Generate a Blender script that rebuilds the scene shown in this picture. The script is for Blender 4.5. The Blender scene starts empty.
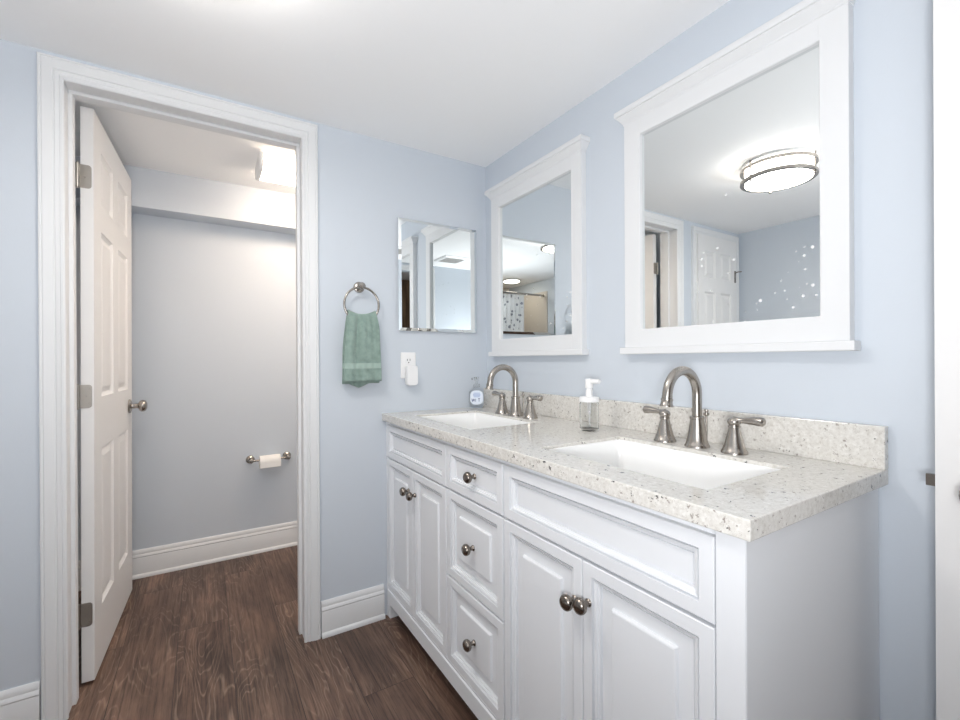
import bpy, bmesh, math, random
from math import sin, cos, pi, radians as RAD
from mathutils import Vector, Matrix

random.seed(7)
SC = bpy.context.scene
COL = SC.collection

# ------------------------------------------------------------------ camera, world, exposure
CAM_F, CAM_YAW, CAM_PITCH, CAM_ROLL = 445.612, 0.5571, -0.0013, -0.0057
cam_d = bpy.data.cameras.new('camera')
cam = bpy.data.objects.new('camera', cam_d)
COL.objects.link(cam)
cam_d.sensor_width = 36.0
cam_d.lens = CAM_F / 960.0 * 36.0
cam_d.clip_start = 0.02
_f = Vector((sin(CAM_YAW) * cos(CAM_PITCH), cos(CAM_YAW) * cos(CAM_PITCH), sin(CAM_PITCH)))
_r = Vector((cos(CAM_YAW), -sin(CAM_YAW), 0))
_u = _r.cross(_f)
_r2 = cos(CAM_ROLL) * _r + sin(CAM_ROLL) * _u
_u2 = -sin(CAM_ROLL) * _r + cos(CAM_ROLL) * _u
cam.matrix_world = Matrix(((_r2.x, _u2.x, -_f.x, -1.2153), (_r2.y, _u2.y, -_f.y, -1.8876),
                           (_r2.z, _u2.z, -_f.z, 1.1248), (0, 0, 0, 1)))
SC.camera = cam

world = bpy.data.worlds.new('world')
SC.world = world
world.use_nodes = True
world.node_tree.nodes['Background'].inputs[0].default_value = (0.8, 0.85, 0.95, 1)
world.node_tree.nodes['Background'].inputs[1].default_value = 0.3

LAMP_MAIN, LAMP_TOILET, LAMP_SHOWER, LAMP_HALL_FILL = 38.0, 13.5, 26.0, 6.0
# the photographer's flash, bounced off the ceiling from beside the camera
fl_d = bpy.data.lights.new('bounce_flash', 'AREA')
fl_d.shape = 'DISK'
fl_d.size = 0.30
fl_d.energy = 16.5
fl_d.color = (0.97, 0.98, 1.0)
fl = bpy.data.objects.new('bounce_flash', fl_d)
COL.objects.link(fl)
fl.location = (-1.36, -2.02, 1.05)
fl.rotation_euler = Vector((.62, .85, 1.05)).to_track_quat('-Z', 'Y').to_euler()
SC.view_settings.view_transform = 'Standard'
SC.view_settings.look = 'None'
SC.view_settings.gamma = 1.0
SC.view_settings.use_curve_mapping = False
SC.view_settings.exposure = 0.13
try:
    SC.cycles.adaptive_threshold = 0.003
    SC.cycles.max_bounces = 16
    SC.cycles.diffuse_bounces = 10
    SC.cycles.glossy_bounces = 8
    SC.cycles.transmission_bounces = 10
except Exception:
    pass

# ------------------------------------------------------------------ node helpers
def lin(r, g, b):
    f = lambda c: (c / 255 / 12.92) if c <= 10.3 else ((c / 255 + 0.055) / 1.055) ** 2.4
    return (f(r), f(g), f(b), 1)

def mat(name, col, rough=0.5, metal=0.0, **kw):
    m = bpy.data.materials.new(name)
    m.use_nodes = True
    b = m.node_tree.nodes['Principled BSDF']
    b.inputs['Base Color'].default_value = col
    b.inputs['Roughness'].default_value = rough
    b.inputs['Metallic'].default_value = metal
    for k, v in kw.items():
        b.inputs[k].default_value = v
    return m

class NT:
    def __init__(self, m):
        self.t = m.node_tree
        self.b = self.t.nodes['Principled BSDF']
    def n(self, kind, **kw):
        x = self.t.nodes.new(kind)
        for k, v in kw.items():
            if k.startswith('_'):
                setattr(x, k[1:], v)
            else:
                x.inputs[k.replace('__', ' ')].default_value = v
        return x
    def l(self, a, b):
        self.t.links.new(a, b)
    def coord(self):
        return self.n('ShaderNodeTexCoord').outputs['Object']
    def mapping(self, v, scale=(1, 1, 1), rot=(0, 0, 0), loc=(0, 0, 0)):
        m = self.n('ShaderNodeMapping')
        m.inputs['Scale'].default_value = scale
        m.inputs['Rotation'].default_value = rot
        m.inputs['Location'].default_value = loc
        self.l(v, m.inputs['Vector'])
        return m.outputs['Vector']
    def ramp(self, fac, stops, interp='LINEAR'):
        r = self.n('ShaderNodeValToRGB')
        r.color_ramp.interpolation = interp
        e = r.color_ramp.elements
        while len(e) > 1:
            e.remove(e[-1])
        e[0].position, e[0].color = stops[0][0], stops[0][1]
        for p, c in stops[1:]:
            k = e.new(p)
            k.color = c
        self.l(fac, r.inputs[0])
        return r.outputs[0]
    def mix(self, fac, a, b, mode='MIX'):
        m = self.n('ShaderNodeMix', _data_type='RGBA', _blend_type=mode)
        for sock, val in ((m.inputs[0], fac), (m.inputs[6], a), (m.inputs[7], b)):
            if hasattr(val, 'links'):
                self.l(val, sock)
            else:
                sock.default_value = val
        return m.outputs[2]
    def math(self, op, a, b=None):
        m = self.n('ShaderNodeMath', _operation=op)
        for i, v in enumerate((a, b)):
            if v is None:
                continue
            if hasattr(v, 'links'):
                self.l(v, m.inputs[i])
            else:
                m.inputs[i].default_value = v
        return m.outputs[0]
    def bump(self, h, strength=0.2, dist=0.01):
        b = self.n('ShaderNodeBump', Strength=strength, Distance=dist)
        self.l(h, b.inputs['Height'])
        self.l(b.outputs[0], self.b.inputs['Normal'])

def painted(name, col, rough=0.55, bump=0.05, scale=180.0):
    m = mat(name, col, rough)
    t = NT(m)
    nz = t.n('ShaderNodeTexNoise', Scale=scale, Detail=3.0)
    t.l(t.coord(), nz.inputs['Vector'])
    t.bump(nz.outputs[0], bump, 0.003)
    return m

BLACK, WHITE = (0, 0, 0, 1), (1, 1, 1, 1)
WALL_COL = lin(205, 212, 220)
M = {}
M['wall'] = painted('blue_wall_paint', WALL_COL, 0.6)
M['ceiling'] = painted('ceiling_paint', lin(248, 248, 248), 0.8, 0.04, 120)
M['trim'] = painted('white_trim_paint', lin(227, 228, 229), 0.5, 0.0, 60)
M['door'] = painted('white_door_paint', lin(232, 231, 230), 0.5, 0.03, 90)
M['cabinet'] = painted('white_cabinet_paint', lin(231, 233, 236), 0.45, 0.0, 70)
M['beige'] = painted('beige_shower_wall', lin(205, 196, 186), 0.35, 0.03)
M['nickel'] = mat('brushed_nickel', lin(176, 170, 163), 0.27, 1.0)
M['nickel_dark'] = mat('dark_brushed_nickel', lin(140, 132, 124), 0.25, 1.0)
M['steel'] = mat('satin_steel_hinge', lin(172, 168, 162), 0.35, 1.0)
M['porcelain'] = mat('white_porcelain', lin(248, 248, 247), 0.12)
M['plastic'] = mat('white_plastic', lin(240, 240, 240), 0.35)
M['dark'] = mat('dark_void', lin(30, 28, 26), 0.8)
M['paper'] = painted('tissue_paper', lin(242, 240, 236), 0.9, 0.1, 200)
M['chrome'] = mat('drain_chrome', lin(200, 200, 200), 0.15, 1.0)

def glass_mat(name, col, ior=1.45, rough=0.0):
    m = mat(name, col, rough)
    b = m.node_tree.nodes['Principled BSDF']
    b.inputs['Transmission Weight'].default_value = 1.0
    b.inputs['IOR'].default_value = ior
    return m
M['clear'] = glass_mat('clear_bottle_glass', (0.96, 0.97, 0.97, 1), 1.2)
M['bluegel'] = glass_mat('clear_bluish_bottle', (0.95, 0.97, 0.985, 1), 1.2)

def emit_mat(name, col, strength):
    m = mat(name, WHITE, 0.4)
    b = m.node_tree.nodes['Principled BSDF']
    b.inputs['Emission Color'].default_value = col
    b.inputs['Emission Strength'].default_value = strength
    return m
M['lamp'] = emit_mat('lit_lamp_diffuser', (1.0, 0.955, 0.90, 1), LAMP_MAIN)
M['lamp_band'] = emit_mat('lit_lamp_side_band', (1.0, 0.955, 0.90, 1), LAMP_MAIN * 0.42)
M['toilet_lamp'] = emit_mat('lit_warm_diffuser', (1.0, 0.80, 0.62, 1), LAMP_TOILET)
M['shower_lamp'] = emit_mat('lit_shower_diffuser', (1.0, 0.93, 0.82, 1), LAMP_SHOWER)
M['hall_fill_lamp'] = emit_mat('hall_fill_diffuser', (1.0, 0.95, 0.90, 1), LAMP_HALL_FILL)

# mirror with a scatter of dried water spots
def mirror_mat():
    m = mat('silvered_mirror', (0.86, 0.885, 0.885, 1), 0.0, 1.0)
    t = NT(m)
    c = t.coord()
    v = t.n('ShaderNodeTexVoronoi', Scale=44.0, Randomness=1.0)
    v.voronoi_dimensions = '2D'
    s0 = t.n('ShaderNodeSeparateXYZ')
    t.l(c, s0.inputs[0])
    c0 = t.n('ShaderNodeCombineXYZ')
    t.l(s0.outputs[1], c0.inputs[0])
    t.l(s0.outputs[2], c0.inputs[1])
    t.l(c0.outputs[0], v.inputs['Vector'])
    big = t.n('ShaderNodeTexNoise', Scale=4.0, Detail=1.0)
    t.l(c, big.inputs['Vector'])
    sep = t.n('ShaderNodeSeparateColor')
    t.l(v.outputs['Color'], sep.inputs[0])
    spot = t.math('LESS_THAN', v.outputs['Distance'], t.math('MULTIPLY', sep.outputs[0], 0.17))
    few = t.math('GREATER_THAN', sep.outputs[1], 0.38)
    zone = t.math('GREATER_THAN', big.outputs[0], 0.44)
    sx = t.n('ShaderNodeSeparateXYZ')
    t.l(c, sx.inputs[0])
    low = t.math('MULTIPLY', t.math('LESS_THAN', sx.outputs[2], 0.44), t.math('LESS_THAN', sx.outputs[1], 0.06))
    fac = t.math('MULTIPLY', t.math('MULTIPLY', spot, few), t.math('MULTIPLY', zone, low))
    d = t.n('ShaderNodeBsdfDiffuse')
    d.inputs[0].default_value = (0.85, 0.85, 0.85, 1)
    mx = t.n('ShaderNodeMixShader')
    t.l(t.math('MULTIPLY', fac, 0.85), mx.inputs[0])
    t.l(t.b.outputs[0], mx.inputs[1])
    t.l(d.outputs[0], mx.inputs[2])
    t.l(mx.outputs[0], t.t.nodes['Material Output'].inputs[0])
    return m
M['mirror'] = mirror_mat()
M['mirror_plain'] = mat('bevelled_mirror_glass', (0.88, 0.91, 0.91, 1), 0.0, 1.0)

# dark wood-look planks running along y
def floor_mat():
    m = mat('dark_wood_plank', lin(80, 62, 52), 0.42)
    t = NT(m)
    c = t.coord()
    rot = t.mapping(c, (1, 1, 1), (0, 0, RAD(90)), (0.35, 0.045, 0))
    br = t.n('ShaderNodeTexBrick', _offset=0.37, _offset_frequency=2)
    br.inputs['Color1'].default_value = BLACK
    br.inputs['Color2'].default_value = WHITE
    br.inputs['Mortar'].default_value = (0.5, 0.5, 0.5, 1)
    br.inputs['Scale'].default_value = 1.0
    br.inputs['Mortar Size'].default_value = 0.0012
    br.inputs['Mortar Smooth'].default_value = 0.1
    br.inputs['Bias'].default_value = 0.0
    br.inputs['Brick Width'].default_value = 1.22
    br.inputs['Row Height'].default_value = 0.18
    t.l(rot, br.inputs['Vector'])
    rnd = t.n('ShaderNodeSeparateColor')
    t.l(br.outputs['Color'], rnd.inputs[0])
    r = rnd.outputs[0]
    comb = t.n('ShaderNodeCombineXYZ')
    t.l(t.math('MULTIPLY', r, 7.3), comb.inputs[0])
    t.l(t.math('MULTIPLY', r, 31.0), comb.inputs[1])
    add = t.n('ShaderNodeVectorMath', _operation='ADD')
    t.l(c, add.inputs[0])
    t.l(comb.outputs[0], add.inputs[1])
    v = add.outputs[0]
    # broad tone
    n1 = t.n('ShaderNodeTexNoise', Scale=2.4, Detail=5.0, Roughness=0.6)
    t.l(t.mapping(v, (3.0, 0.9, 1)), n1.inputs['Vector'])
    # cathedral grain: contour lines of a stretched height field
    n2 = t.n('ShaderNodeTexNoise', Scale=2.1, Detail=3.0, Roughness=0.42, Distortion=0.3)
    t.l(t.mapping(v, (3.6, 0.62, 1)), n2.inputs['Vector'])
    contour = t.math('PINGPONG', t.math('MULTIPLY', n2.outputs[0], 46.0), 1.0)
    line = t.ramp(contour, [(0.0, WHITE), (0.14, (0.6, 0.6, 0.6, 1)), (0.32, BLACK)])
    # fine streaks
    n3 = t.n('ShaderNodeTexNoise', Scale=40.0, Detail=5.0, Roughness=0.75)
    t.l(t.mapping(v, (2.6, 0.08, 1)), n3.inputs['Vector'])
    # knots
    n4 = t.n('ShaderNodeTexVoronoi', Scale=2.1, Randomness=1.0)
    t.l(t.mapping(v, (1.7, 0.9, 1)), n4.inputs['Vector'])
    knot = t.ramp(n4.outputs['Distance'], [(0.0, WHITE), (0.06, (0.6, 0.6, 0.6, 1)), (0.20, BLACK)])
    base = t.ramp(n1.outputs[0], [(0.32, lin(44, 31, 25)), (0.5, lin(96, 73, 61)), (0.68, lin(142, 113, 96))])
    base = t.mix(t.math('MULTIPLY', r, 0.55), base, lin(116, 91, 77))
    n5 = t.n('ShaderNodeTexNoise', Scale=1.7, Detail=1.0)
    t.l(t.mapping(v, (1.5, 0.8, 1)), n5.inputs['Vector'])
    amt = t.ramp(n5.outputs[0], [(0.40, BLACK), (0.62, WHITE)])
    lf = t.math('MULTIPLY', t.math('MULTIPLY', line, amt), 0.55)
    colr = t.mix(lf, base, lin(168, 144, 126))
    st = t.ramp(n3.outputs[0], [(0.38, (0.28, 0.26, 0.25, 1)), (0.50, (.8, .8, .8, 1)), (0.62, (1.15, 1.12, 1.1, 1))])
    colr = t.mix(0.8, colr, st, 'MULTIPLY')
    colr = t.mix(t.math('MULTIPLY', knot, 0.7), colr, lin(36, 28, 24))
    colr = t.mix(t.math('MULTIPLY', br.outputs['Fac'], 0.75), colr, lin(26, 20, 17))
    t.l(colr, t.b.inputs['Base Color'])
    rr = t.ramp(n3.outputs[0], [(0.2, (0.52, 0.52, 0.52, 1)), (0.8, (0.36, 0.36, 0.36, 1))])
    t.l(rr, t.b.inputs['Roughness'])
    t.bump(t.math('SUBTRACT', n3.outputs[0], br.outputs['Fac']), 0.18, 0.002)
    return m
M['floor'] = floor_mat()

# speckled quartz
def quartz_mat():
    m = mat('speckled_quartz', lin(216, 213, 207), 0.11)
    t = NT(m)
    c = t.coord()
    n1 = t.n('ShaderNodeTexNoise', Scale=95.0, Detail=4.0, Roughness=0.7)
    t.l(c, n1.inputs['Vector'])
    col = t.ramp(n1.outputs[0], [(0.3, lin(204, 200, 193)), (0.5, lin(217, 214, 208)), (0.7, lin(228, 226, 221))])
    def specks(scale, size, keep, colour, amount, colin):
        v = t.n('ShaderNodeTexVoronoi', Scale=scale, Randomness=1.0)
        d = t.n('ShaderNodeTexNoise', Scale=scale * 2.5, Detail=1.0)
        t.l(c, d.inputs['Vector'])
        mv = t.n('ShaderNodeMix', _data_type='VECTOR')
        mv.inputs[0].default_value = 0.012
        t.l(c, mv.inputs[4])
        t.l(d.outputs['Color'], mv.inputs[5])
        t.l(mv.outputs[1], v.inputs['Vector'])
        s = t.n('ShaderNodeSeparateColor')
        t.l(v.outputs['Color'], s.inputs[0])
        a = t.math('LESS_THAN', v.outputs['Distance'], t.math('MULTIPLY', s.outputs[1], size))
        b = t.math('GREATER_THAN', s.outputs[0], keep)
        return t.mix(t.math('MULTIPLY', t.math('MULTIPLY', a, b), amount), colin, colour)
    col = specks(260.0, 0.55, 0.62, lin(156, 146, 134), 0.5, col)
    col = specks(150.0, 0.60, 0.70, lin(238, 236, 232), 0.5, col)
    col = specks(140.0, 0.42, 0.80, lin(120, 108, 98), 0.7, col)
    col = specks(95.0, 0.36, 0.82, lin(36, 34, 38), 1.0, col)
    t.l(col, t.b.inputs['Base Color'])
    return m
M['quartz'] = quartz_mat()

def towel_mat():
    m = mat('sage_green_terry', lin(140, 172, 158), 0.95)
    t = NT(m)
    c = t.coord()
    n = t.n('ShaderNodeTexNoise', Scale=420.0, Detail=3.0)
    t.l(c, n.inputs['Vector'])
    n2 = t.n('ShaderNodeTexNoise', Scale=45.0, Detail=3.0)
    t.l(c, n2.inputs['Vector'])
    s = t.n('ShaderNodeSeparateXYZ')
    t.l(c, s.inputs[0])
    band = t.math('MULTIPLY', t.math('GREATER_THAN', s.outputs[2], 0.082), t.math('LESS_THAN', s.outputs[2], 0.104))
    col = t.ramp(n2.outputs[0], [(0.3, lin(130, 152, 143)), (0.7, lin(151, 173, 164))])
    col = t.mix(band, col, lin(163, 184, 175))
    t.l(col, t.b.inputs['Base Color'])
    h = t.math('ADD', n.outputs[0], n2.outputs[0])
    t.bump(t.math('MULTIPLY', h, t.math('SUBTRACT', 1.0, t.math('MULTIPLY', band, 0.85))), 0.7, 0.004)
    t.b.inputs['Sheen Weight'].default_value = 0.3
    return m
M['towel'] = towel_mat()

def curtain_mat():
    m = mat('patterned_white_curtain', lin(240, 240, 240), 0.8)
    t = NT(m)
    c = t.coord()
    v = t.n('ShaderNodeTexVoronoi', Scale=16.0, Randomness=1.0)
    n = t.n('ShaderNodeTexNoise', Scale=22.0, Detail=3.0)
    t.l(c, n.inputs['Vector'])
    t.l(c, v.inputs['Vector'])
    k = t.math('LESS_THAN', t.math('ADD', v.outputs['Distance'], t.math('MULTIPLY', n.outputs[0], 0.4)), 0.46)
    t.l(t.mix(k, lin(240, 240, 240), lin(150, 152, 160)), t.b.inputs['Base Color'])
    return m
M['curtain'] = curtain_mat()

def brown_mat():
    m = mat('brown_wood_panelling', lin(120, 92, 68), 0.5)
    t = NT(m)
    w = t.n('ShaderNodeTexNoise', Scale=6.0, Detail=5.0)
    t.l(t.mapping(t.coord(), (8, 8, 0.6)), w.inputs['Vector'])
    t.l(t.ramp(w.outputs[0], [(0.3, lin(92, 70, 52)), (0.7, lin(150, 120, 92))]), t.b.inputs['Base Color'])
    return m
M['brown'] = brown_mat()

# ------------------------------------------------------------------ mesh helpers
class MB:
    def __init__(self):
        self.bm = bmesh.new()
    def face(self, pts):
        try:
            return self.bm.faces.new([self.bm.verts.new(p) for p in pts])
        except ValueError:
            return None
    def box(self, x0, x1, y0, y1, z0, z1, bevel=0.0, seg=2):
        x0, x1 = min(x0, x1), max(x0, x1)
        y0, y1 = min(y0, y1), max(y0, y1)
        z0, z1 = min(z0, z1), max(z0, z1)
        mtx = Matrix.Translation(((x0 + x1) / 2, (y0 + y1) / 2, (z0 + z1) / 2)) @ Matrix.Diagonal((x1 - x0, y1 - y0, z1 - z0, 1))
        r = bmesh.ops.create_cube(self.bm, size=1.0, matrix=mtx)
        if bevel:
            es = {e for v in r['verts'] for e in v.link_edges}
            bmesh.ops.bevel(self.bm, geom=list(es), offset=bevel, segments=seg, profile=0.5, affect='EDGES')
        return self
    def loft(self, rings, closed=True, cap0=True, cap1=True):
        vs = [[self.bm.verts.new(p) for p in r] for r in rings]
        n = len(vs[0])
        for a, b in zip(vs[:-1], vs[1:]):
            for i in range(n if closed else n - 1):
                j = (i + 1) % n
                self.bm.faces.new((a[i], a[j], b[j], b[i]))
        if cap0 and closed:
            self.bm.faces.new(vs[0][::-1])
        if cap1 and closed:
            self.bm.faces.new(vs[-1])
        return self
    def lathe(self, prof, origin=(0, 0, 0), axis=(0, 0, 1), seg=28, cap=True):
        q = Vector((0, 0, 1)).rotation_difference(Vector(axis).normalized())
        o = Vector(origin)
        rings = []
        for r, h in prof:
            r = max(r, 1e-5)
            rings.append([o + q @ Vector((r * cos(2 * pi * i / seg), r * sin(2 * pi * i / seg), h)) for i in range(seg)])
        return self.loft(rings, True, cap, cap)
    def tube(self, pts, rad, seg=16, closed=False):
        pts = [Vector(p) for p in pts]
        n = len(pts)
        rs = rad if hasattr(rad, '__len__') else [rad] * n
        rings = []
        prev = None
        for i, p in enumerate(pts):
            if closed:
                d = pts[(i + 1) % n] - pts[i - 1]
            else:
                d = pts[min(i + 1, n - 1)] - pts[max(i - 1, 0)]
            d.normalize()
            if prev is None:
                a = d.orthogonal().normalized()
            else:
                a = (prev - d * prev.dot(d)).normalized()
            prev = a
            b = d.cross(a)
            rings.append([p + rs[i] * (a * cos(2 * pi * k / seg) + b * sin(2 * pi * k / seg)) for k in range(seg)])
        if closed:
            rings.append(rings[0])
            self.loft(rings, True, False, False)
            bmesh.ops.remove_doubles(self.bm, verts=self.bm.verts, dist=1e-6)
            return self
        return self.loft(rings)
    def sphere(self, c, r, seg=20, scale=(1, 1, 1)):
        bmesh.ops.create_uvsphere(self.bm, u_segments=seg, v_segments=max(8, seg // 2), radius=r,
                                  matrix=Matrix.Translation(c) @ Matrix.Diagonal((*scale, 1)))
        return self
    def xform(self, mtx):
        bmesh.ops.transform(self.bm, matrix=mtx, verts=self.bm.verts)
        return self
    def build(self, name, material, parent=None, loc=(0, 0, 0), smooth=None, rotz=0.0):
        bm = self.bm
        bmesh.ops.remove_doubles(bm, verts=bm.verts, dist=1e-6)
        bmesh.ops.recalc_face_normals(bm, faces=bm.faces)
        me = bpy.data.meshes.new(name)
        bm.to_mesh(me)
        bm.free()
        o = bpy.data.objects.new(name, me)
        COL.objects.link(o)
        me.materials.append(material)
        o.location = loc
        o.rotation_euler = (0, 0, rotz)
        if parent is not None:
            o.parent = parent
        if smooth is not None:
            me.polygons.foreach_set('use_smooth', [True] * len(me.polygons))
            if smooth < 180:
                me.set_sharp_from_angle(angle=RAD(smooth))
        return o

def tag(o, label, cat=None, group=None, kind=None):
    o['label'] = label
    if cat:
        o['category'] = cat
    if group:
        o['group'] = group
    if kind:
        o['kind'] = kind
    return o

def thing(name, loc, label, cat, group=None, kind=None, rotz=0.0):
    o = bpy.data.objects.new(name, None)
    o.empty_display_size = 0.05
    COL.objects.link(o)
    o.location = loc
    o.rotation_euler = (0, 0, rotz)
    return tag(o, label, cat, group, kind)

def copy_tree(o, parent=None):
    c = o.copy()
    COL.objects.link(c)
    c.parent = parent
    for ch in list(o.children):
        copy_tree(ch, c)
    return c

def rrect(w, h, r, n=5):
    pts = []
    r = min(r, w / 2 - 1e-4, h / 2 - 1e-4)
    for cx, cy, a0 in ((w / 2 - r, h / 2 - r, 0), (-w / 2 + r, h / 2 - r, 90), (-w / 2 + r, -h / 2 + r, 180), (w / 2 - r, -h / 2 + r, 270)):
        for k in range(n + 1):
            a = RAD(a0 + 90 * k / n)
            pts.append((cx + r * cos(a), cy + r * sin(a)))
    return pts

def struct(o, label, cat=None):
    return tag(o, label, cat, None, 'structure')

# ------------------------------------------------------------------ structure
H = 2.0912
XL = -2.37           # left wall
YF = -2.30           # wall behind the camera
OX0, OX1, OZ = -1.583, -0.873, 2.014      # toilet doorway opening
CX0, CX1 = -2.30, -1.80                    # closet door opening
T = 0.115
TY = 1.03            # far wall of toilet room

m = MB(); m.box(XL - .12, .5, -3.5, 1.2, -.06, 0)
struct(m.build('floor', M['floor']), 'dark brown wood-look plank floor')
m = MB(); m.box(XL - .12, .5, -3.5, 1.2, H, H + .08)
struct(m.build('ceiling', M['ceiling']), 'flat white ceiling')

m = MB(); m.box(0, .12, -3.5, .1, 0, H)
struct(m.build('wall_right', M['wall']), 'pale blue wall behind the double vanity and framed mirrors')
m = MB()
for a, b in ((XL, CX0), (CX1, OX0 - .016), (OX1 + .016, 0)):
    m.box(a, b, 0, T, 0, H)
m.box(0, .40, .1, T, 0, H)
m.box(CX0, CX1, 0, T, OZ, H)
m.box(OX0 - .016, OX1 + .016, 0, T, OZ + .016, H)
struct(m.build('wall_back', M['wall']), 'pale blue wall pierced by the toilet room doorway')
m = MB(); m.box(XL - .12, XL, -3.5, 1.2, 0, H)
struct(m.build('wall_left', M['wall']), 'pale blue wall seen only in the mirrors')
m = MB()
m.box(-1.45, -.80, YF - T, YF, 0, H); m.box(-.80, -.06, YF - T, YF, 2.02, H); m.box(-.06, 0, YF - T, YF, 0, H)
struct(m.build('wall_front', M['wall']), 'pale blue wall beside the entry doorway')
# toilet room
m = MB(); m.box(-1.84, .40, TY, TY + .1, 0, H)
struct(m.build('wall_toilet_room_back', M['wall']), 'far wall of the toilet room with the paper holder')
m = MB(); m.box(-1.84, -1.74, T, TY, 0, H)
struct(m.build('wall_toilet_room_left', M['wall']), 'toilet room wall behind the open door')
m = MB(); m.box(.30, .40, T, TY, 0, H)
struct(m.build('wall_toilet_room_right', M['wall']), 'right wall of the toilet room')
m = MB(); m.box(-1.74, .30, .89, TY, 1.895, H)
struct(m.build('trim_1', M['wall']), 'boxed soffit along the top of the far toilet room wall')
# shower alcove and hall
m = MB(); m.box(XL, -1.45, -3.2, -3.1, 0, H); m.box(-1.45, -1.37, -3.2, YF - T, 0, H); m.box(XL, XL + .012, -3.1, YF, 0, 1.95)
struct(m.build('wall_shower', M['beige']), 'beige shower alcove walls seen in the mirror')
m = MB(); m.box(-1.37, 0, -3.3, -3.2, 0, H)
struct(m.build('wall_hall', M['brown']), 'brown panelled wall in the hall beyond the entry')

# casing around an opening in a y = const wall; faces -y
CAS = [(0.0, .000), (0.0, .009), (.004, .012), (.010, .012), (.0125, .0095), (.015, .012), (.022, .0145), (.025, .012), (.028, .0155),
       (.045, .0185), (.052, .019), (.0555, .0165), (.058, .019), (.062, .018), (.064, .014), (.064, 0)]
def casing(x0, x1, zt, y, prof=CAS, sgn=-1, top=1.0):
    mb = MB()
    rows = []
    for s, t in prof:
        yy = y + sgn * t
        rows.append([(x0 - s, yy, 0), (x0 - s, yy, zt + s * top), (x1 + s, yy, zt + s * top), (x1 + s, yy, 0)])
    mb.loft(rows, False)
    return mb
struct(casing(OX0 + .003, OX1 - .003, OZ - .004, 0, [(s * .955, t) for s, t in CAS], -1, 1.07).build('trim_2', M['trim'], smooth=35), 'white moulded casing around the toilet room doorway')
CAS2 = [(s * .8, t) for s, t in CAS]
struct(casing(CX0 + .003, CX1 - .003, OZ - .004, 0, CAS2).build('trim_3', M['trim'], smooth=35), 'white casing around the closet door')
struct(casing(-.80 + .003, -.06 - .003, 2.016, YF, CAS2, 1).build('trim_4', M['trim'], smooth=35), 'white casing around the entry doorway')
# jamb with door stop
m = MB()
jt = .018
m.box(OX0 - jt, OX0, -.001, T + .012, 0, OZ + jt); m.box(OX1, OX1 + jt, -.001, T + .012, 0, OZ + jt); m.box(OX0 - .001, OX1 + .001, -.0015, T + .0115, OZ, OZ + jt)
m.box(OX0 - .001, OX0 + .011, .055, .09, 0, OZ - .011, .002); m.box(OX1 - .011, OX1 + .001, .055, .09, 0, OZ - .011, .002); m.box(OX0, OX1, .056, .089, OZ - .011, OZ + .001, .002)
struct(m.build('trim_5', M['trim']), 'white jamb and stop lining the toilet room doorway')

# baseboards
BASE = [(0, 0), (.024, 0), (.024, .008), (.020, .016), (.015, .019), (.015, .098), (.013, .103), (.0155, .108), (.0135, .116), (.010, .120), (.011, .126), (.008, .136), (.004, .142), (0, .142)]
def baseboard(name, p0, p1, nrm, label):
    mb = MB()
    p0, p1, nrm = Vector(p0), Vector(p1), Vector(nrm)
    rings = [[p + nrm * d + Vector((0, 0, h)) for d, h in BASE] for p in (p0, p1)]
    mb.loft(rings)
    return struct(mb.build(name, M['trim'], smooth=35), label)
baseboard('baseboard_back', (OX1 + .062, 0, 0), (-.5465, 0, 0), (0, -1, 0), 'white baseboard between the doorway casing and the vanity')
baseboard('baseboard_back_left', (CX1 + .05, 0, 0), (OX0 - .062, 0, 0), (0, -1, 0), 'short white baseboard left of the doorway')
baseboard('baseboard_toilet_room', (-1.74, TY, 0), (.30, TY, 0), (0, -1, 0), 'white baseboard along the far toilet room wall')
baseboard('baseboard_right', (0, YF, 0), (0, -1.56, 0), (-1, 0, 0), 'white baseboard right of the vanity')
baseboard('baseboard_left', (XL, YF, 0), (XL, 0, 0), (1, 0, 0), 'white baseboard along the left wall')
baseboard('baseboard_front', (-1.44, YF, 0), (-.86, YF, 0), (0, 1, 0), 'white baseboard beside the entry doorway')

# six panel door slab: local y = width from hinge, x = thickness (0..t), z up
def six_panel(W, Hh, t=.035, z0=.012):
    mb = MB()
    s = .108 * W / .711
    ms = .100 * W / .711
    pw = (W - 2 * s - ms) / 2
    ys = [0, s, s + pw, s + pw + ms, W - s, W]
    k = Hh / 2.0
    zs = [0, .215 * k, .795 * k, .985 * k, 1.595 * k, 1.695 * k, 1.890 * k, Hh]
    prof = [(0, 0), (.002, -.003), (.011, -.010), (.016, -.010), (.034, -.003), (.037, -.0025)]
    for xf, sg in ((t, 1), (0.0, -1)):
        for i in range(5):
            for j in range(7):
                a0, a1, b0, b1 = ys[i], ys[i + 1], z0 + zs[j], z0 + zs[j + 1]
                if i in (1, 3) and j in (1, 3, 5):
                    rings = [[(xf + sg * d, a0 + q, b0 + q), (xf + sg * d, a1 - q, b0 + q), (xf + sg * d, a1 - q, b1 - q), (xf + sg * d, a0 + q, b1 - q)] for q, d in prof]
                    mb.loft(rings, True, False, True)
                else:
                    mb.face([(xf, a0, b0), (xf, a1, b0), (xf, a1, b1), (xf, a0, b1)])
    for i in range(5):
        for z in (z0, z0 + Hh):
            mb.face([(0, ys[i], z), (t, ys[i], z), (t, ys[i + 1], z), (0, ys[i + 1], z)])
    for j in range(7):
        for y in (0, W):
            mb.face([(0, y, z0 + zs[j]), (t, y, z0 + zs[j]), (t, y, z0 + zs[j + 1]), (0, y, z0 + zs[j + 1])])
    return mb

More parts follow.
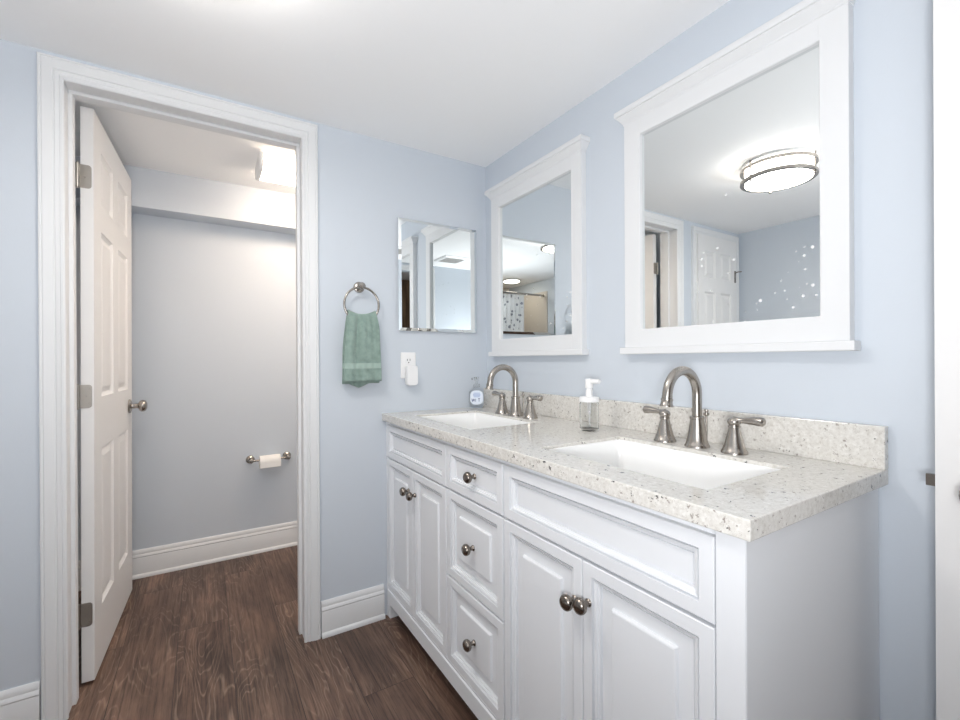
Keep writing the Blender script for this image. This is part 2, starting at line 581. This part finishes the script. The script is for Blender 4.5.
def knob_parts(mb, o, axis):
    mb.lathe([(0, 0), (.032, 0), (.033, .003), (.030, .007), (.022, .010), (.012, .012), (.0105, .030), (.013, .036), (.022, .040),
              (.0275, .048), (.028, .055), (.024, .064), (.014, .069), (0, .070)], o, axis, 28)

def hinge_mb(z, hh=.089):
    # barrel and leaf on the hinge edge of a slab (edge at y = 0, thickness 0..t in x)
    mb = MB()
    mb.lathe([(0, 0), (.0035, 0), (.0035, .004), (.0062, .004), (.0062, hh * .2), (.0054, hh * .2), (.0054, hh * .22), (.0062, hh * .22), (.0062, hh * .4), (.0054, hh * .4), (.0054, hh * .42), (.0062, hh * .42), (.0062, hh * .6), (.0054, hh * .6), (.0054, hh * .62), (.0062, hh * .62), (.0062, hh * .8), (.0054, hh * .8), (.0054, hh * .82), (.0062, hh * .82), (.0062, hh - .004), (.0035, hh - .004), (.0035, hh), (0, hh)], (-.007, -.0065, z - hh / 2), (0, 0, 1), 14)
    pts = []
    for px, pz in rrect(.034, hh - .008, .010):
        if px < 0:
            px, pz = -.017, (hh - .008) / 2 * (1 if pz > 0 else -1)
        pts.append((px, pz))
    uniq = []
    for p in pts:
        if not uniq or (abs(p[0] - uniq[-1][0]) + abs(p[1] - uniq[-1][1])) > 1e-6:
            uniq.append(p)
    mb.loft([[(px + .013, y, z + pz) for px, pz in uniq] for y in (-.0002, -.0022)])
    for q in (-.024, 0, .024):
        mb.lathe([(0, 0), (.0038, 0), (.0034, .001), (0, .0012)], (.016 + (.006 if q else -.004), -.0022, z + q), (0, -1, 0), 12)
    return mb

# door_1: open six panel door in the toilet room
d1 = six_panel(.711, 1.998).build('door_1', M['door'], None, (-1.5765, .152, 0), None, RAD(-2.35))
d1.rotation_euler = (0, RAD(.20), RAD(-2.35))
struct(d1, 'open white six-panel door swung into the toilet room', 'door')
mb = MB(); knob_parts(mb, (.035, .711 - .072, .912), (1, 0, 0)); knob_parts(mb, (0, .711 - .072, .912), (-1, 0, 0))
mb.box(.008, .027, .7105, .713, .885, .945)
mb.build('door_knob', M['nickel'], d1, smooth=40)['label'] = 'brushed nickel round door knob'
for z in (1.768, 1.004, .246):
    hinge_mb(z).build('hinge', M['steel'], d1, smooth=40)['label'] = 'satin steel butt hinge'

# door_2: entry door opened flat against the right wall, only its latch edge is seen
d2 = six_panel(.655, 1.99).build('door_2', M['door'], None, (-.090, -2.293, 0))
struct(d2, 'white entry door standing open along the right wall', 'door')
mb = MB(); knob_parts(mb, (0, .655 - .068, .893), (-1, 0, 0))
mb.build('door_knob', M['nickel_dark'], d2, smooth=40)['label'] = 'dark nickel round door knob'
mb = MB()
mb.box(.006, .029, .6545, .6565, .866, .926, .0006)
mb.loft([[(.011, .6565, .888), (.024, .6565, .888), (.024, .6565, .909), (.011, .6565, .909)], [(.011, .670, .888), (.018, .670, .888), (.018, .670, .909), (.011, .670, .909)]])
mb.build('latch', M['nickel_dark'], d2)['label'] = 'metal latch bolt on the door edge'

# door_3: closed closet door, seen in the large mirror
d3 = six_panel(CX1 - CX0 - .006, 1.998).build('door_3', M['door'], None, (CX0 + .003, .012, 0), None, RAD(-90))
struct(d3, 'closed white panelled closet door seen in the mirror', 'door')
mb = MB()
mb.box(.035, .041, .012, .030, 1.70, 1.79, .002); mb.tube([(.04, .02, 1.775), (.058, .02, 1.78), (.075, .0, 1.782)], .0045, 10)
mb.build('latch', M['nickel'], d3, smooth=40)['label'] = 'small metal flip latch'

# ------------------------------------------------------------------ vanity
XF = -.530           # face of doors and drawers
VY1 = -1.533
van = thing('vanity_cabinet', (0, 0, 0), 'long white double bathroom vanity with raised-panel doors and three drawers', 'vanity cabinet')
mb = MB()
mb.box(-.512, -.003, -.020, -.003, .10, .8585)                      # left side
mb.box(-.529, -.003, VY1 + .018, VY1, .0, .8575, .0015)             # right side to the floor
mb.box(-.511, -.004, -.004, VY1 + .01, .101, .118)                         # bottom
mb.box(-.016, -.004, -.004, VY1 + .01, .101, .858)                        # back
mb.box(-.511, -.497, -.004, VY1 + .01, .066, .858)                       # face panel behind the fronts
mb.box(XF, -.50, -.0015, -.0095, 0.0, .858, .001)                  # left post
mb.box(XF - .0005, -.50, -1.487, VY1 + .0008, 0.0, .858, .001)              # right stile
mb.box(XF + .014, -.50, -.009, -1.488, .836, .857)                       # top rail
mb.box(-.46, -.445, -.004, VY1 + .01, 0.0, .105)                           # recessed toe kick
mb.build('cabinet_body', M['cabinet'], van)
mb = MB()
# bottom rail with a small stepped moulding
mb.loft([[(XF + d, y, z) for d, z in ((.03, .064), (-.001, .064), (-.001, .118), (.003, .121), (.003, .127), (.006, .130), (.03, .130))] for y in (-.0095, -1.487)])
mb.build('base_rail', M['cabinet'], van)
mb = MB(); mb.box(XF + .001, -.49, -.0015, -.034, 0, .066, .001); mb.build('foot', M['cabinet'], van)

FR = [(0, -.017), (0, -.0015), (.0015, 0), (.0255, 0), (.0262, -.0100), (.0292, -.0100), (.0299, -.0030), (.0340, -.0045), (.0350, -.0085), (.0392, -.0095), (.0399, -.0165), (.0429, -.0165), (.0438, -.0130)]
RAISE = FR + [(.0715, -.0130), (.0735, -.0065), (.0765, -.0055)]
def front(name, y0, y1, z0, z1, prof, n, knobs=()):
    mb = MB()
    a, b = min(y0, y1), max(y0, y1)
    rings = [[(XF - d, a + q, z0 + q), (XF - d, b - q, z0 + q), (XF - d, b - q, z1 - q), (XF - d, a + q, z1 - q)] for q, d in prof]
    mb.loft(rings)
    o = mb.build(name, M['cabinet'], van)
    for ky, kz, dx in knobs:
        k = MB()
        k.lathe([(0, 0), (.0085, 0), (.009, .002), (.0065, .005), (.0055, .011), (.0075, .015), (.0125, .0165), (.0160, .0205), (.0172, .0250),
                 (.0165, .0295), (.0135, .0335), (.0112, .0345), (.0105, .0338), (.0070, .0352), (0, .0357)], (XF + dx, ky, kz), (-1, 0, 0), 26)
        k.build('knob', M['nickel_dark'], o, smooth=50)
    return o
# the two sink bays have a false front over two doors, the middle bay three drawers
REC = .0115
front('false_front', -.012, -.566, .702, .841, FR, 0)
front('door', -.012, -.287, .133, .695, RAISE, 0, [(-.253, .611, 0)])
front('door', -.290, -.566, .133, .695, RAISE, 0, [(-.316, .609, 0)])
front('drawer', -.572, -.897, .702, .841, FR, 0, [(-.735, .771, REC)])
front('drawer', -.572, -.897, .417, .695, RAISE, 0, [(-.735, .556, .005)])
front('drawer', -.572, -.897, .133, .410, RAISE, 0, [(-.738, .272, .005)])
front('false_front', -.904, -1.484, .702, .841, FR, 0)
front('door', -.904, -1.193, .133, .695, RAISE, 0, [(-1.173, .602, 0)])
front('door', -1.196, -1.484, .133, .695, RAISE, 0, [(-1.213, .613, 0)])

# countertop with two cut-outs
ZT, ZB = .8912, .8592
SY = [(-.147, -.605), (-.970, -1.428)]
SX0, SX1 = -.456, -.154
ctop = thing('vanity_countertop', (0, 0, ZB), 'pale speckled quartz countertop with backsplash on the white vanity', 'countertop')
mb = MB()
xs = [-.5484, SX0, SX1, -.002]
ys = [-.002, SY[0][0], SY[0][1], SY[1][0], SY[1][1], -1.549]
def hole(i, j):
    return i == 1 and j in (1, 3)
for i in range(3):
    for j in range(5):
        if hole(i, j):
            continue
        for z in (0, ZT - ZB):
            mb.face([(xs[i], ys[j], z), (xs[i + 1], ys[j], z), (xs[i + 1], ys[j + 1], z), (xs[i], ys[j + 1], z)])
        for (di, dj, e) in ((-1, 0, (i, j, i, j + 1)), (1, 0, (i + 1, j, i + 1, j + 1)), (0, -1, (i, j, i + 1, j)), (0, 1, (i, j + 1, i + 1, j + 1))):
            a, b = i + di, j + dj
            if not (0 <= a < 3 and 0 <= b < 5) or hole(a, b):
                p, q = (xs[e[0]], ys[e[1]]), (xs[e[2]], ys[e[3]])
                mb.face([(p[0], p[1], 0), (q[0], q[1], 0), (q[0], q[1], ZT - ZB), (p[0], p[1], ZT - ZB)])
o = mb.build('worktop', M['quartz'], ctop)
bv = o.modifiers.new('bevel', 'BEVEL'); bv.width = .002; bv.segments = 2; bv.limit_method = 'ANGLE'
mb = MB(); mb.box(-.022, -.002, -.002, -1.549, ZT - ZB, .981 - ZB, .0015)
mb.build('backsplash', M['quartz'], ctop)

# sinks
def make_sink(label):
    r = thing('sink', ((SX0 + SX1) / 2, (SY[0][0] + SY[0][1]) / 2, ZB), label, 'sink', 'undermount vanity sinks')
    w, l = SX1 - SX0, SY[0][0] - SY[0][1]
    mb = MB()
    ins = [(w - .001, l - .001, .006, .0225), (w - .004, l - .004, .008, .0240), (w - .010, l - .010, .012, .0230), (w - .018, l - .020, .018, -.040),
           (w - .024, l - .03, .026, -.085), (w - .045, l - .06, .04, -.108), (w - .08, l - .10, .05, -.118), (w - .16, l - .24, .05, -.122), (.05, .05, .024, -.126)]
    rings = [[(x, y, z) for x, y in rrect(a, b, c, 6)] for a, b, c, z in ins]
    out = [(.05, .05, .024, -.136), (w - .07, l - .09, .05, -.128), (w - .004, l - .006, .03, -.085), (w - .001, l - .001, .006, -.004), (w - .001, l - .001, .006, .0225)]
    rings += [[(x, y, z) for x, y in rrect(a, b, c, 6)] for a, b, c, z in out]
    mb.loft(rings, True, False, False)
    mb.build('basin', M['porcelain'], r, smooth=50)
    mb = MB(); mb.lathe([(0, .004), (.010, .0035), (.017, .002), (.022, .0035), (.0245, .001), (.0245, -.008), (0, -.008)], (0, 0, -.126), (0, 0, 1), 24)
    mb.build('drain', M['chrome'], r, smooth=40)
    return r
s1 = make_sink('white rectangular sink set in the counter by the bluish hand-wash bottle')
s2 = copy_tree(s1)
s2.location.y = (SY[1][0] + SY[1][1]) / 2
s2['label'] = 'white rectangular sink set in the counter below the framed mirror nearer the camera'

# faucets
def make_faucet(label):
    r = thing('faucet', (-.105, -1.19, ZT), label, 'faucet', 'widespread faucets on the vanity')
    mb = MB()
    mb.lathe([(0, 0), (.031, 0), (.031, .003), (.028, .008), (.0245, .020), (.0205, .045), (.0175, .066), (.0168, .072), (.0182, .073), (.0182, .079), (.0165, .080), (.0135, .081), (0, .081)], (0, 0, 0), (0, 0, 1), 32)
    pts, R = [], .0625
    top = .139
    for k in range(4):
        pts.append((0, 0, .078 + (top - .078) * k / 4))
    for k in range(0, 21):
        a = RAD(172 * k / 20)
        pts.append((-R + R * cos(a), 0, top + R * sin(a)))
    last = Vector(pts[-1])
    d = Vector((-sin(RAD(172)), 0, cos(RAD(172))))
    pts.append(tuple(last + d * .012))
    mb.tube(pts, .0122, 20)
    e = last + d * .008
    mb.lathe([(0, 0), (.0128, 0), (.0128, .006), (.0145, .007), (.0145, .011), (.0135, .012), (.0145, .020), (.0165, .024), (.0165, .027), (.0120, .027), (.0110, .022), (0, .022)], e, d, 28)
    mb.build('spout', M['nickel'], r, smooth=40)
    mb = MB()
    mb.tube([(.036, -.004, .0), (.036, -.004, .085)], .0025, 10)
    mb.lathe([(0, 0), (.004, 0), (.0075, .004), (.0075, .009), (.0035, .010), (.0035, .012), (.0055, .014), (.0055, .018), (0, .020)], (.036, -.004, .078), (0, 0, 1), 16)
    mb.build('lift_rod', M['nickel'], r, smooth=40)
    for sg in (1, -1):
        mb = MB()
        c = (0, sg * .097, 0)
        mb.lathe([(0, 0), (.030, 0), (.030, .003), (.027, .008), (.0225, .020), (.0165, .044), (.0125, .060), (.0118, .062), (.0138, .063), (.0138, .067), (.012, .068), (.012, .073), (0, .073)], c, (0, 0, 1), 28)
        h = mb.build('handle', M['nickel'], r, smooth=40)
        mb = MB()
        mb.sphere((0, c[1], .077), .0155, 20, (1, 1, .75))
        ys_ = [0, .010, .019, .030, .046, .058, .066, .070]
        rs_ = [.010, .0078, .0066, .0076, .0098, .0112, .0108, .0070]
        mb.tube([(0, c[1] + sg * a, .080 + .006 * min(1, a / .05) - .004 * a / .086) for a in ys_], rs_, 18)
        mb.build('lever', M['nickel'], h, smooth=40)
    return r
f2 = make_faucet('brushed nickel faucet behind the nearer sink, right of the clear soap dispenser')
f1 = copy_tree(f2)
f1.location.y = -.398
f1.location.x = -.115
f1['label'] = 'brushed nickel faucet behind the far sink, beside the bluish hand-wash bottle'

# ------------------------------------------------------------------ framed mirrors
def make_mirror(label):
    r = thing('framed_mirror', (-.0005, -1.190, 1.139), label, 'mirror', 'white framed mirrors over the vanity')
    hw, z0, z1 = .3025, .022, .764
    gw, gz0, gz1, gc = .244, .080, .704, -.003
    mb = MB()
    def ring(w, a, b, x, c=0.0):
        return [(x, c - w, a), (x, c + w, a), (x, c + w, b), (x, c - w, b)]
    mb.loft([ring(hw, z0, z1, 0), ring(hw, z0, z1, -.024), ring(hw - .001, z0 + .001, z1 - .001, -.025),
             ring(gw + .002, gz0 - .002, gz1 + .002, -.025, gc), ring(gw, gz0, gz1, -.023, gc), ring(gw, gz0, gz1, -.0115, gc), ring(hw - .01, z0 + .01, z1 - .01, -.0115)], True, True, False)
    for s in (-1, 1):
        mb.box(-.0254, -.0249, gc + s * gw - .0007, gc + s * gw + .0007, z0 + .001, gz0)     # joint lines between stiles and rails
        mb.box(-.0254, -.0249, gc + s * gw - .0007, gc + s * gw + .0007, gz1, z1)
    mb.build('frame', M['trim'], r)
    mb = MB(); mb.loft([ring(gw + .003, gz0 - .003, gz1 + .003, -.0112, gc), ring(gw + .003, gz0 - .003, gz1 + .003, -.0122, gc)])
    mb.build('mirror_glass', M['mirror'], r)['label'] = 'rectangular mirror glass with dried water spots'
    mb = MB()
    prof = [(.000, .755), (.0015, .755), (.002, .760), (.004, .762), (.008, .768), (.014, .776), (.017, .779), (.018, .782), (.0215, .783), (.0225, .785), (.0225, .799), (.0215, .801)]
    mb.loft([[(0, -hw - o, z), (0, hw + o, z), (-.025 - o, hw + o, z), (-.025 - o, -hw - o, z)] for o, z in prof])
    mb.build('crown', M['trim'], r, smooth=30)
    mb = MB(); mb.box(0, -.038, -hw - .012, hw + .012, 0, .022, .003)
    mb.build('sill', M['trim'], r)
    return r
mir2 = make_mirror('white framed mirror nearer the camera, reflecting the round ceiling light')
mir1 = copy_tree(mir2)
mir1.location.y = -.388
mir1['label'] = 'white framed mirror next to the room corner, reflecting the frameless mirror'

# frameless bevelled medicine cabinet on the back wall
cab = thing('medicine_cabinet', (-.269, 0, 1.256), 'small frameless mirror cabinet between the towel ring and the room corner', 'medicine cabinet')
w, h = .203, .504
mb = MB(); mb.box(-w + .006, w - .006, -.0005, -.010, .006, h - .006); mb.build('cabinet_box', M['steel'], cab)
mb = MB()
def cr(q, y):
    return [(-w + q, y, q), (w - q, y, q), (w - q, y, h - q), (-w + q, y, h - q)]
mb.loft([cr(0, -.0105), cr(0, -.0125), cr(.013, -.0165)])
mb.build('mirror_door', M['mirror_plain'], cab)

# ------------------------------------------------------------------ towel ring and towel
tr = thing('towel_ring', (-.647, 0, 1.357), 'brushed nickel towel ring on the wall right of the doorway', 'towel ring')
mb = MB()
mb.lathe([(0, 0), (.0235, 0), (.0235, .004), (.021, .008), (.014, .010), (.010, .014), (.0095, .030), (.013, .034), (.0155, .040), (.0155, .046), (.012, .051), (0, .053)], (0, -.0005, .078), (0, -1, 0), 28)
mb.build('mount', M['nickel'], tr, smooth=40)
mb = MB(); mb.tube([(.073 * cos(2 * pi * k / 48), -.041, .073 * sin(2 * pi * k / 48)) for k in range(48)], .0048, 12, True)
mb.build('ring', M['nickel'], tr, smooth=180)

TWX, TWZ = -.648, 1.008
tw = MB()
NS, NTT = 40, 30
def towel_pt(u, t, side):
    # u in -1..1 across, t in 0..1 from top to hem, side: +1 front layer, -1 back layer
    half = .058 + .017 * (1 - math.exp(-3.2 * t)) + .004 * t
    x = u * half + .001 * sin(9 * t)
    ring_dip = .017 * (1 - u * u)
    ztop = .314 - ring_dip
    zbot = .028 if side > 0 else (.018 - .018 * max(0, 1 - abs(u + .12) / .55))
    z = ztop + (zbot - ztop) * t
    folds = (.0075 * sin(7.2 * u + .6) + .0045 * sin(12.0 * u + 2.0)) * (1 - .5 * t) * min(1, t * 4 + .25)
    gap = .0105 + .004 * min(1, t * 3)
    y = -.041 - side * gap - folds + .004 * t
    return (x, y, z)
rows = []
for k in range(NTT, -1, -1):
    rows.append([towel_pt(-1 + 2 * i / NS, (k / NTT), 1) for i in range(NS + 1)])
arc = []
for k in range(1, 6):
    a = pi * k / 6
    row = []
    for i in range(NS + 1):
        u = -1 + 2 * i / NS
        p, q = towel_pt(u, 0, 1), towel_pt(u, 0, -1)
        cy, ry = (p[1] + q[1]) / 2, (q[1] - p[1]) / 2
        row.append((p[0], cy - ry * cos(a), p[2] + ry * sin(a)))
    rows.append(row)
for k in range(NTT + 1):
    rows.append([towel_pt(-1 + 2 * i / NS, (k / NTT), -1) for i in range(NS + 1)])
tw.loft(rows, False)
to = tw.build('hand_towel', M['towel'], None, (TWX, 0, TWZ), 180)
sd = to.modifiers.new('solid', 'SOLIDIFY'); sd.thickness = .005; sd.offset = 0
tag(to, 'sage green terry hand towel hanging folded through the towel ring', 'towel')

# ------------------------------------------------------------------ outlet and plug-in
ol = thing('wall_outlet', (-.424, 0, 1.1), 'white duplex wall outlet under the frameless mirror cabinet', 'outlet')
mb = MB(); mb.loft([[(x, -.0005, z) for x, z in rrect(.072, .117, .004)], [(x, -.004, z) for x, z in rrect(.072, .117, .004)], [(x, -.006, z) for x, z in rrect(.066, .111, .004)]])
mb.build('cover_plate', M['plastic'], ol, smooth=30)
mb = MB()
mb.loft([[(x, y, z + .0195) for x, z in rrect(.034, .030, .012)] for y in (-.0055, -.0078)])
rc = mb.build('receptacle', M['plastic'], ol, smooth=30)
mb = MB()
for sx in (-.0065, .0065):
    mb.box(sx - .0011, sx + .0011, -.0076, -.0081, .020, .029)
mb.lathe([(0, 0), (.0026, 0), (.0026, .0004), (0, .0004)], (0, -.0077, .0125), (0, -1, 0), 12)
mb.build('slots', M['dark'], rc)['label'] = 'dark plug slots'
nl = thing('plug_in_air_freshener', (-.419, -.0082, 1.055), 'rounded white plug-in device in the lower socket of the outlet', 'plug-in device')
mb = MB()
mb.loft([[(x * s, y, z * s2) for x, z in rrect(.054, .090, .014)] for s, s2, y in ((.80, .86, .0), (.96, .97, -.004), (1, 1, -.012), (1, 1, -.026), (.97, .98, -.031), (.90, .94, -.034))])
pb = mb.build('housing', M['plastic'], nl, smooth=50)
mb = MB(); mb.box(-.016, .016, -.0335, -.0352, -.030, -.026, .0006); mb.box(-.017, .017, -.0335, -.0347, -.022, .038, .0005)
mb.build('front_panel', M['plastic'], nl)

# ------------------------------------------------------------------ bottles
sp = thing('soap_dispenser', (-.141, -.838, ZT), 'clear cylindrical soap dispenser with white pump between the two sinks', 'soap dispenser')
mb = MB()
mb.lathe([(0, 0), (.0295, 0), (.0310, .002), (.0310, .088), (.0285, .092), (.0285, .094), (.0268, .094), (.0270, .090), (.0292, .086), (.0292, .010), (.027, .007), (0, .007)], (0, 0, 0), (0, 0, 1), 36, False)
mb.build('bottle', M['clear'], sp, smooth=40)['label'] = 'clear empty cylinder'
mb = MB()
mb.lathe([(0, .0935), (.0315, .0935), (.0320, .095), (.0320, .106), (.0305, .109), (.014, .110), (.0115, .112), (.0112, .131), (.0100, .132), (.0085, .133), (.0085, .137), (.0120, .138), (.0125, .140), (.0125, .166), (.0115, .168), (0, .168)], (0, 0, 0), (0, 0, 1), 28)
mb.tube([(0, 0, .161), (0, -.020, .161), (0, -.038, .1605), (0, -.043, .160)], [.0082, .0080, .0076, .0072], 14)
mb.build('pump', M['plastic'], sp, smooth=40)
mb = MB(); mb.tube([(0, 0, .0935), (0, 0, .055), (0, 0, .052)], [.0065, .0048, .0030], 12); mb.tube([(0, 0, .055), (.004, .002, .010)], .0026, 10)
mb.build('dip_tube', M['plastic'], sp, smooth=40)

hw_ = thing('hand_wash_bottle', (-.088, -.045, ZT), 'small clear pump bottle with blue-white label in the counter corner', 'soap bottle', rotz=RAD(-30))
mb = MB()
rings = []
for a, b, z in ((.056, .028, 0), (.064, .034, .004), (.070, .037, .020), (.072, .038, .050), (.070, .037, .075), (.058, .032, .086), (.036, .026, .092), (.026, .024, .096), (.026, .024, .100)):
    rings.append([(x, y, z) for x, y in rrect(a, b, b * .49, 6)])
mb.loft(rings)
mb.build('bottle', M['bluegel'], hw_, smooth=60)
lb_m = mat('blue_white_label', lin(226, 234, 246), .4)
mb = MB()
mb.loft([[(x, y, z + .051) for x, z in rrect(.062, .068, .024)] for y in (-.0188, -.0200)])
lb = mb.build('label', lb_m, hw_, smooth=30); lb['label'] = 'pale blue rounded label'
mb = MB()
for z, wd in ((.072, .030), (.066, .036), (.060, .034), (.054, .030)):
    mb.box(-wd / 2, wd / 2, -.0199, -.0203, z - .0016, z + .0016)
mb.build('small_print', mat('label_mid_blue', lin(150, 172, 212), .4), lb)
mb = MB()
def stroke(x0, z0, x1, z1, wd=.0026):
    v = Vector((x1 - x0, 0, z1 - z0)); n = Vector((-v.z, 0, v.x)).normalized() * wd / 2
    a, b = Vector((x0, 0, z0)), Vector((x1, 0, z1))
    mb.loft([[p + Vector((0, y, 0)) for p in (a + n, b + n, b - n, a - n)] for y in (-.0199, -.0204)])
zb, zt2 = .031, .045
for i in range(4):      # W
    xx = -.024 + i * .0036
    stroke(xx, zt2 if i % 2 == 0 else zb, xx + .0036, zb if i % 2 == 0 else zt2)
stroke(-.005, zb, -.005, zt2)      # I
stroke(.011, zb, .011, zt2); stroke(.006, zt2, .016, zt2)   # T
mb.build('lettering', mat('label_dark_blue', lin(60, 78, 130), .4), lb)['label'] = 'dark blue letters W I T'
mb = MB()
mb.lathe([(0, .0995), (.0145, .0995), (.0145, .112), (.012, .114), (.006, .115), (.0058, .130), (.0105, .131), (.0110, .133), (.0110, .146), (.0095, .148), (0, .148)], (0, 0, 0), (0, 0, 1), 24)
mb.tube([(0, 0, .142), (-.012, -.010, .142), (-.022, -.019, .140)], [.005, .0045, .004], 12)
mb.build('pump', glass_mat('frosted_clear_plastic', (.93, .94, .93, 1), 1.3, .25), hw_, smooth=40)

# ------------------------------------------------------------------ toilet room
tp = thing('toilet_paper_holder', (-.883, TY, .549), 'nickel toilet paper bar on the far toilet room wall', 'toilet paper holder')
for sx in (-.099, .099):
    mb = MB()
    mb.lathe([(0, 0), (.0235, 0), (.0235, .004), (.021, .008), (.013, .011), (.0095, .016), (.0095, .050), (.0125, .054), (.0125, .066), (.009, .070), (0, .071)], (sx, -.0005, 0), (0, -1, 0), 26)
    mb.build('post', M['nickel'], tp, smooth=40)
mb = MB(); mb.tube([(-.100, -.060, 0), (.100, -.060, 0)], .0055, 14); mb.build('bar', M['nickel'], tp, smooth=40)
mb = MB()
mb.lathe([(.0165, -.055), (.036, -.055), (.0365, -.053), (.0365, .053), (.036, .055), (.0165, .055), (.0165, -.055)], (0, 0, 0), (1, 0, 0), 32, False)
mb.loft([[(-.054, -.0362, 0), (.054, -.0362, 0), (.054, -.0368, 0), (-.054, -.0368, 0)], [(-.054, -.0368, -.028), (.054, -.0368, -.028), (.054, -.0374, -.028), (-.054, -.0374, -.028)]])
ro = mb.build('toilet_paper_roll', M['paper'], None, (-.884, TY - .060, .549 - .0110), 40)
tag(ro, 'small white toilet paper roll hanging on the nickel bar', 'toilet paper')

tl = thing('toilet_room_ceiling_light', (-.535, .50, H), 'lit white box ceiling light inside the toilet room', 'ceiling light')
mb = MB()
lens = [(-.105, 0), (-.105, -.030), (-.098, -.052), (-.075, -.066), (0, -.071), (.075, -.066), (.098, -.052), (.105, -.030), (.105, 0)]
mb.loft([[(x, y, z - .001) for y, z in lens] for x in (-.435, .435)])
mb.build('diffuser', M['toilet_lamp'], tl, smooth=40)
for sx in (-1, 1):
    mb = MB()
    mb.loft([[(x * sx, y * s, z * s - .001) for y, z in lens] for x, s in ((.435, 1.06), (.445, 1.06), (.452, 1.0))])
    mb.build('end_cap', M['plastic'], tl, smooth=30)

# ------------------------------------------------------------------ main ceiling light
cl = thing('ceiling_light', (-1.225, -.800, H), 'round double-ring flush ceiling light reflected in the nearer framed mirror', 'ceiling light')
mb = MB(); mb.lathe([(0, 0), (.150, 0), (.152, -.002), (.152, -.010), (.148, -.0125), (0, -.0125)], (0, 0, -.0005), (0, 0, 1), 48); mb.build('base_pan', M['plastic'], cl, smooth=40)
mb = MB()
mb.lathe([(.140, -.078), (.134, -.086), (.10, -.092), (.0, -.094)], (0, 0, 0), (0, 0, 1), 56, False)
mb.build('diffuser', M['lamp'], cl, smooth=40)
mb = MB()
mb.lathe([(.134, -.012), (.140, -.018), (.140, -.0778)], (0, 0, 0), (0, 0, 1), 56, False)
mb.build('side_band', M['lamp_band'], cl, smooth=40)
for z in (-.022, -.078):
    mb = MB(); mb.lathe([(.143, 0), (.160, 0), (.162, -.002), (.162, -.014), (.160, -.016), (.143, -.016), (.143, 0)], (0, 0, z), (0, 0, 1), 64, False)
    mb.build('ring', M['nickel'], cl, smooth=40)
for k in range(3):
    a = 2 * pi * k / 3 + .4
    mb = MB(); mb.tube([(.152 * cos(a), .152 * sin(a), -.002), (.152 * cos(a), .152 * sin(a), -.094)], .0045, 10)
    mb.sphere((.152 * cos(a), .152 * sin(a), -.098), .0075, 12)
    mb.build('post', M['nickel'], cl, smooth=40)

# exhaust grille (reflected in the bevelled cabinet)
vt = thing('exhaust_vent', (-.85, -1.93, H), 'square white exhaust grille on the ceiling, seen in the cabinet mirror', 'vent')
mb = MB(); mb.loft([[(x, y, z) for x, y in rrect(a, a, .01)] for a, z in ((.26, -.0005), (.26, -.006), (.235, -.014))]); mb.build('cover', M['plastic'], vt)
mb = MB()
for k in range(9):
    mb.box(-.095, .095, -.084 + k * .021 - .004, -.084 + k * .021 + .004, -.0138, -.0165)
mb.build('louvres', M['steel'], vt)

# ------------------------------------------------------------------ shower corner (seen in the small mirror)
rod = MB(); rod.tube([(XL + .001, -2.36, 1.90), (-1.4505, -2.36, 1.90)], .0125, 16)
for x, d in ((XL + .001, 1), (-1.4505, -1)):
    rod.lathe([(0, 0), (.028, 0), (.026, .008), (.014, .012), (0, .012)], (x, -2.36, 1.90), (d, 0, 0), 20)
tag(rod.build('shower_curtain_rod', M['nickel'], None, smooth=40), 'straight nickel rod carrying the patterned shower curtain', 'curtain rod')
cu = MB()
rows = []
for k in range(13):
    z = 1.88 - 1.70 * k / 12
    rows.append([(-1.462 - .60 * i / 120, -2.36 + .026 * sin(i * .52) * (0.7 + .3 * k / 12), z) for i in range(121)])
cu.loft(rows, False)
co = cu.build('shower_curtain', M['curtain'], None, (0, 0, 0), 180)
sd = co.modifiers.new('solid', 'SOLIDIFY'); sd.thickness = .002
tag(co, 'white shower curtain with grey leafy pattern, seen in the mirror by the corner', 'shower curtain')
sl = thing('shower_ceiling_light', (-2.02, -2.56, H), 'round lit ceiling light above the shower curtain', 'ceiling light')
mb = MB(); mb.lathe([(0, 0), (.11, 0), (.115, -.006), (.105, -.014), (0, -.014)], (0, 0, -.0005), (0, 0, 1), 40); mb.build('rim', M['plastic'], sl, smooth=40)
mb = MB(); mb.lathe([(0, -.014), (.095, -.014), (.09, -.026), (.05, -.034), (0, -.036)], (0, 0, 0), (0, 0, 1), 40); mb.build('diffuser', M['shower_lamp'], sl, smooth=40)
hl = thing('hall_fill_light', (-.5, -2.80, H), 'unseen round light added to light the hall beyond the entry', 'ceiling light')  # unseen lamp added to light the hall
mb = MB(); mb.lathe([(0, 0), (.11, 0), (.115, -.006), (.105, -.014), (0, -.014)], (0, 0, -.0005), (0, 0, 1), 40); mb.build('rim', M['plastic'], hl, smooth=40)
mb = MB(); mb.lathe([(0, -.014), (.095, -.014), (.09, -.026), (.05, -.034), (0, -.036)], (0, 0, 0), (0, 0, 1), 40); mb.build('diffuser', M['hall_fill_lamp'], hl, smooth=40)
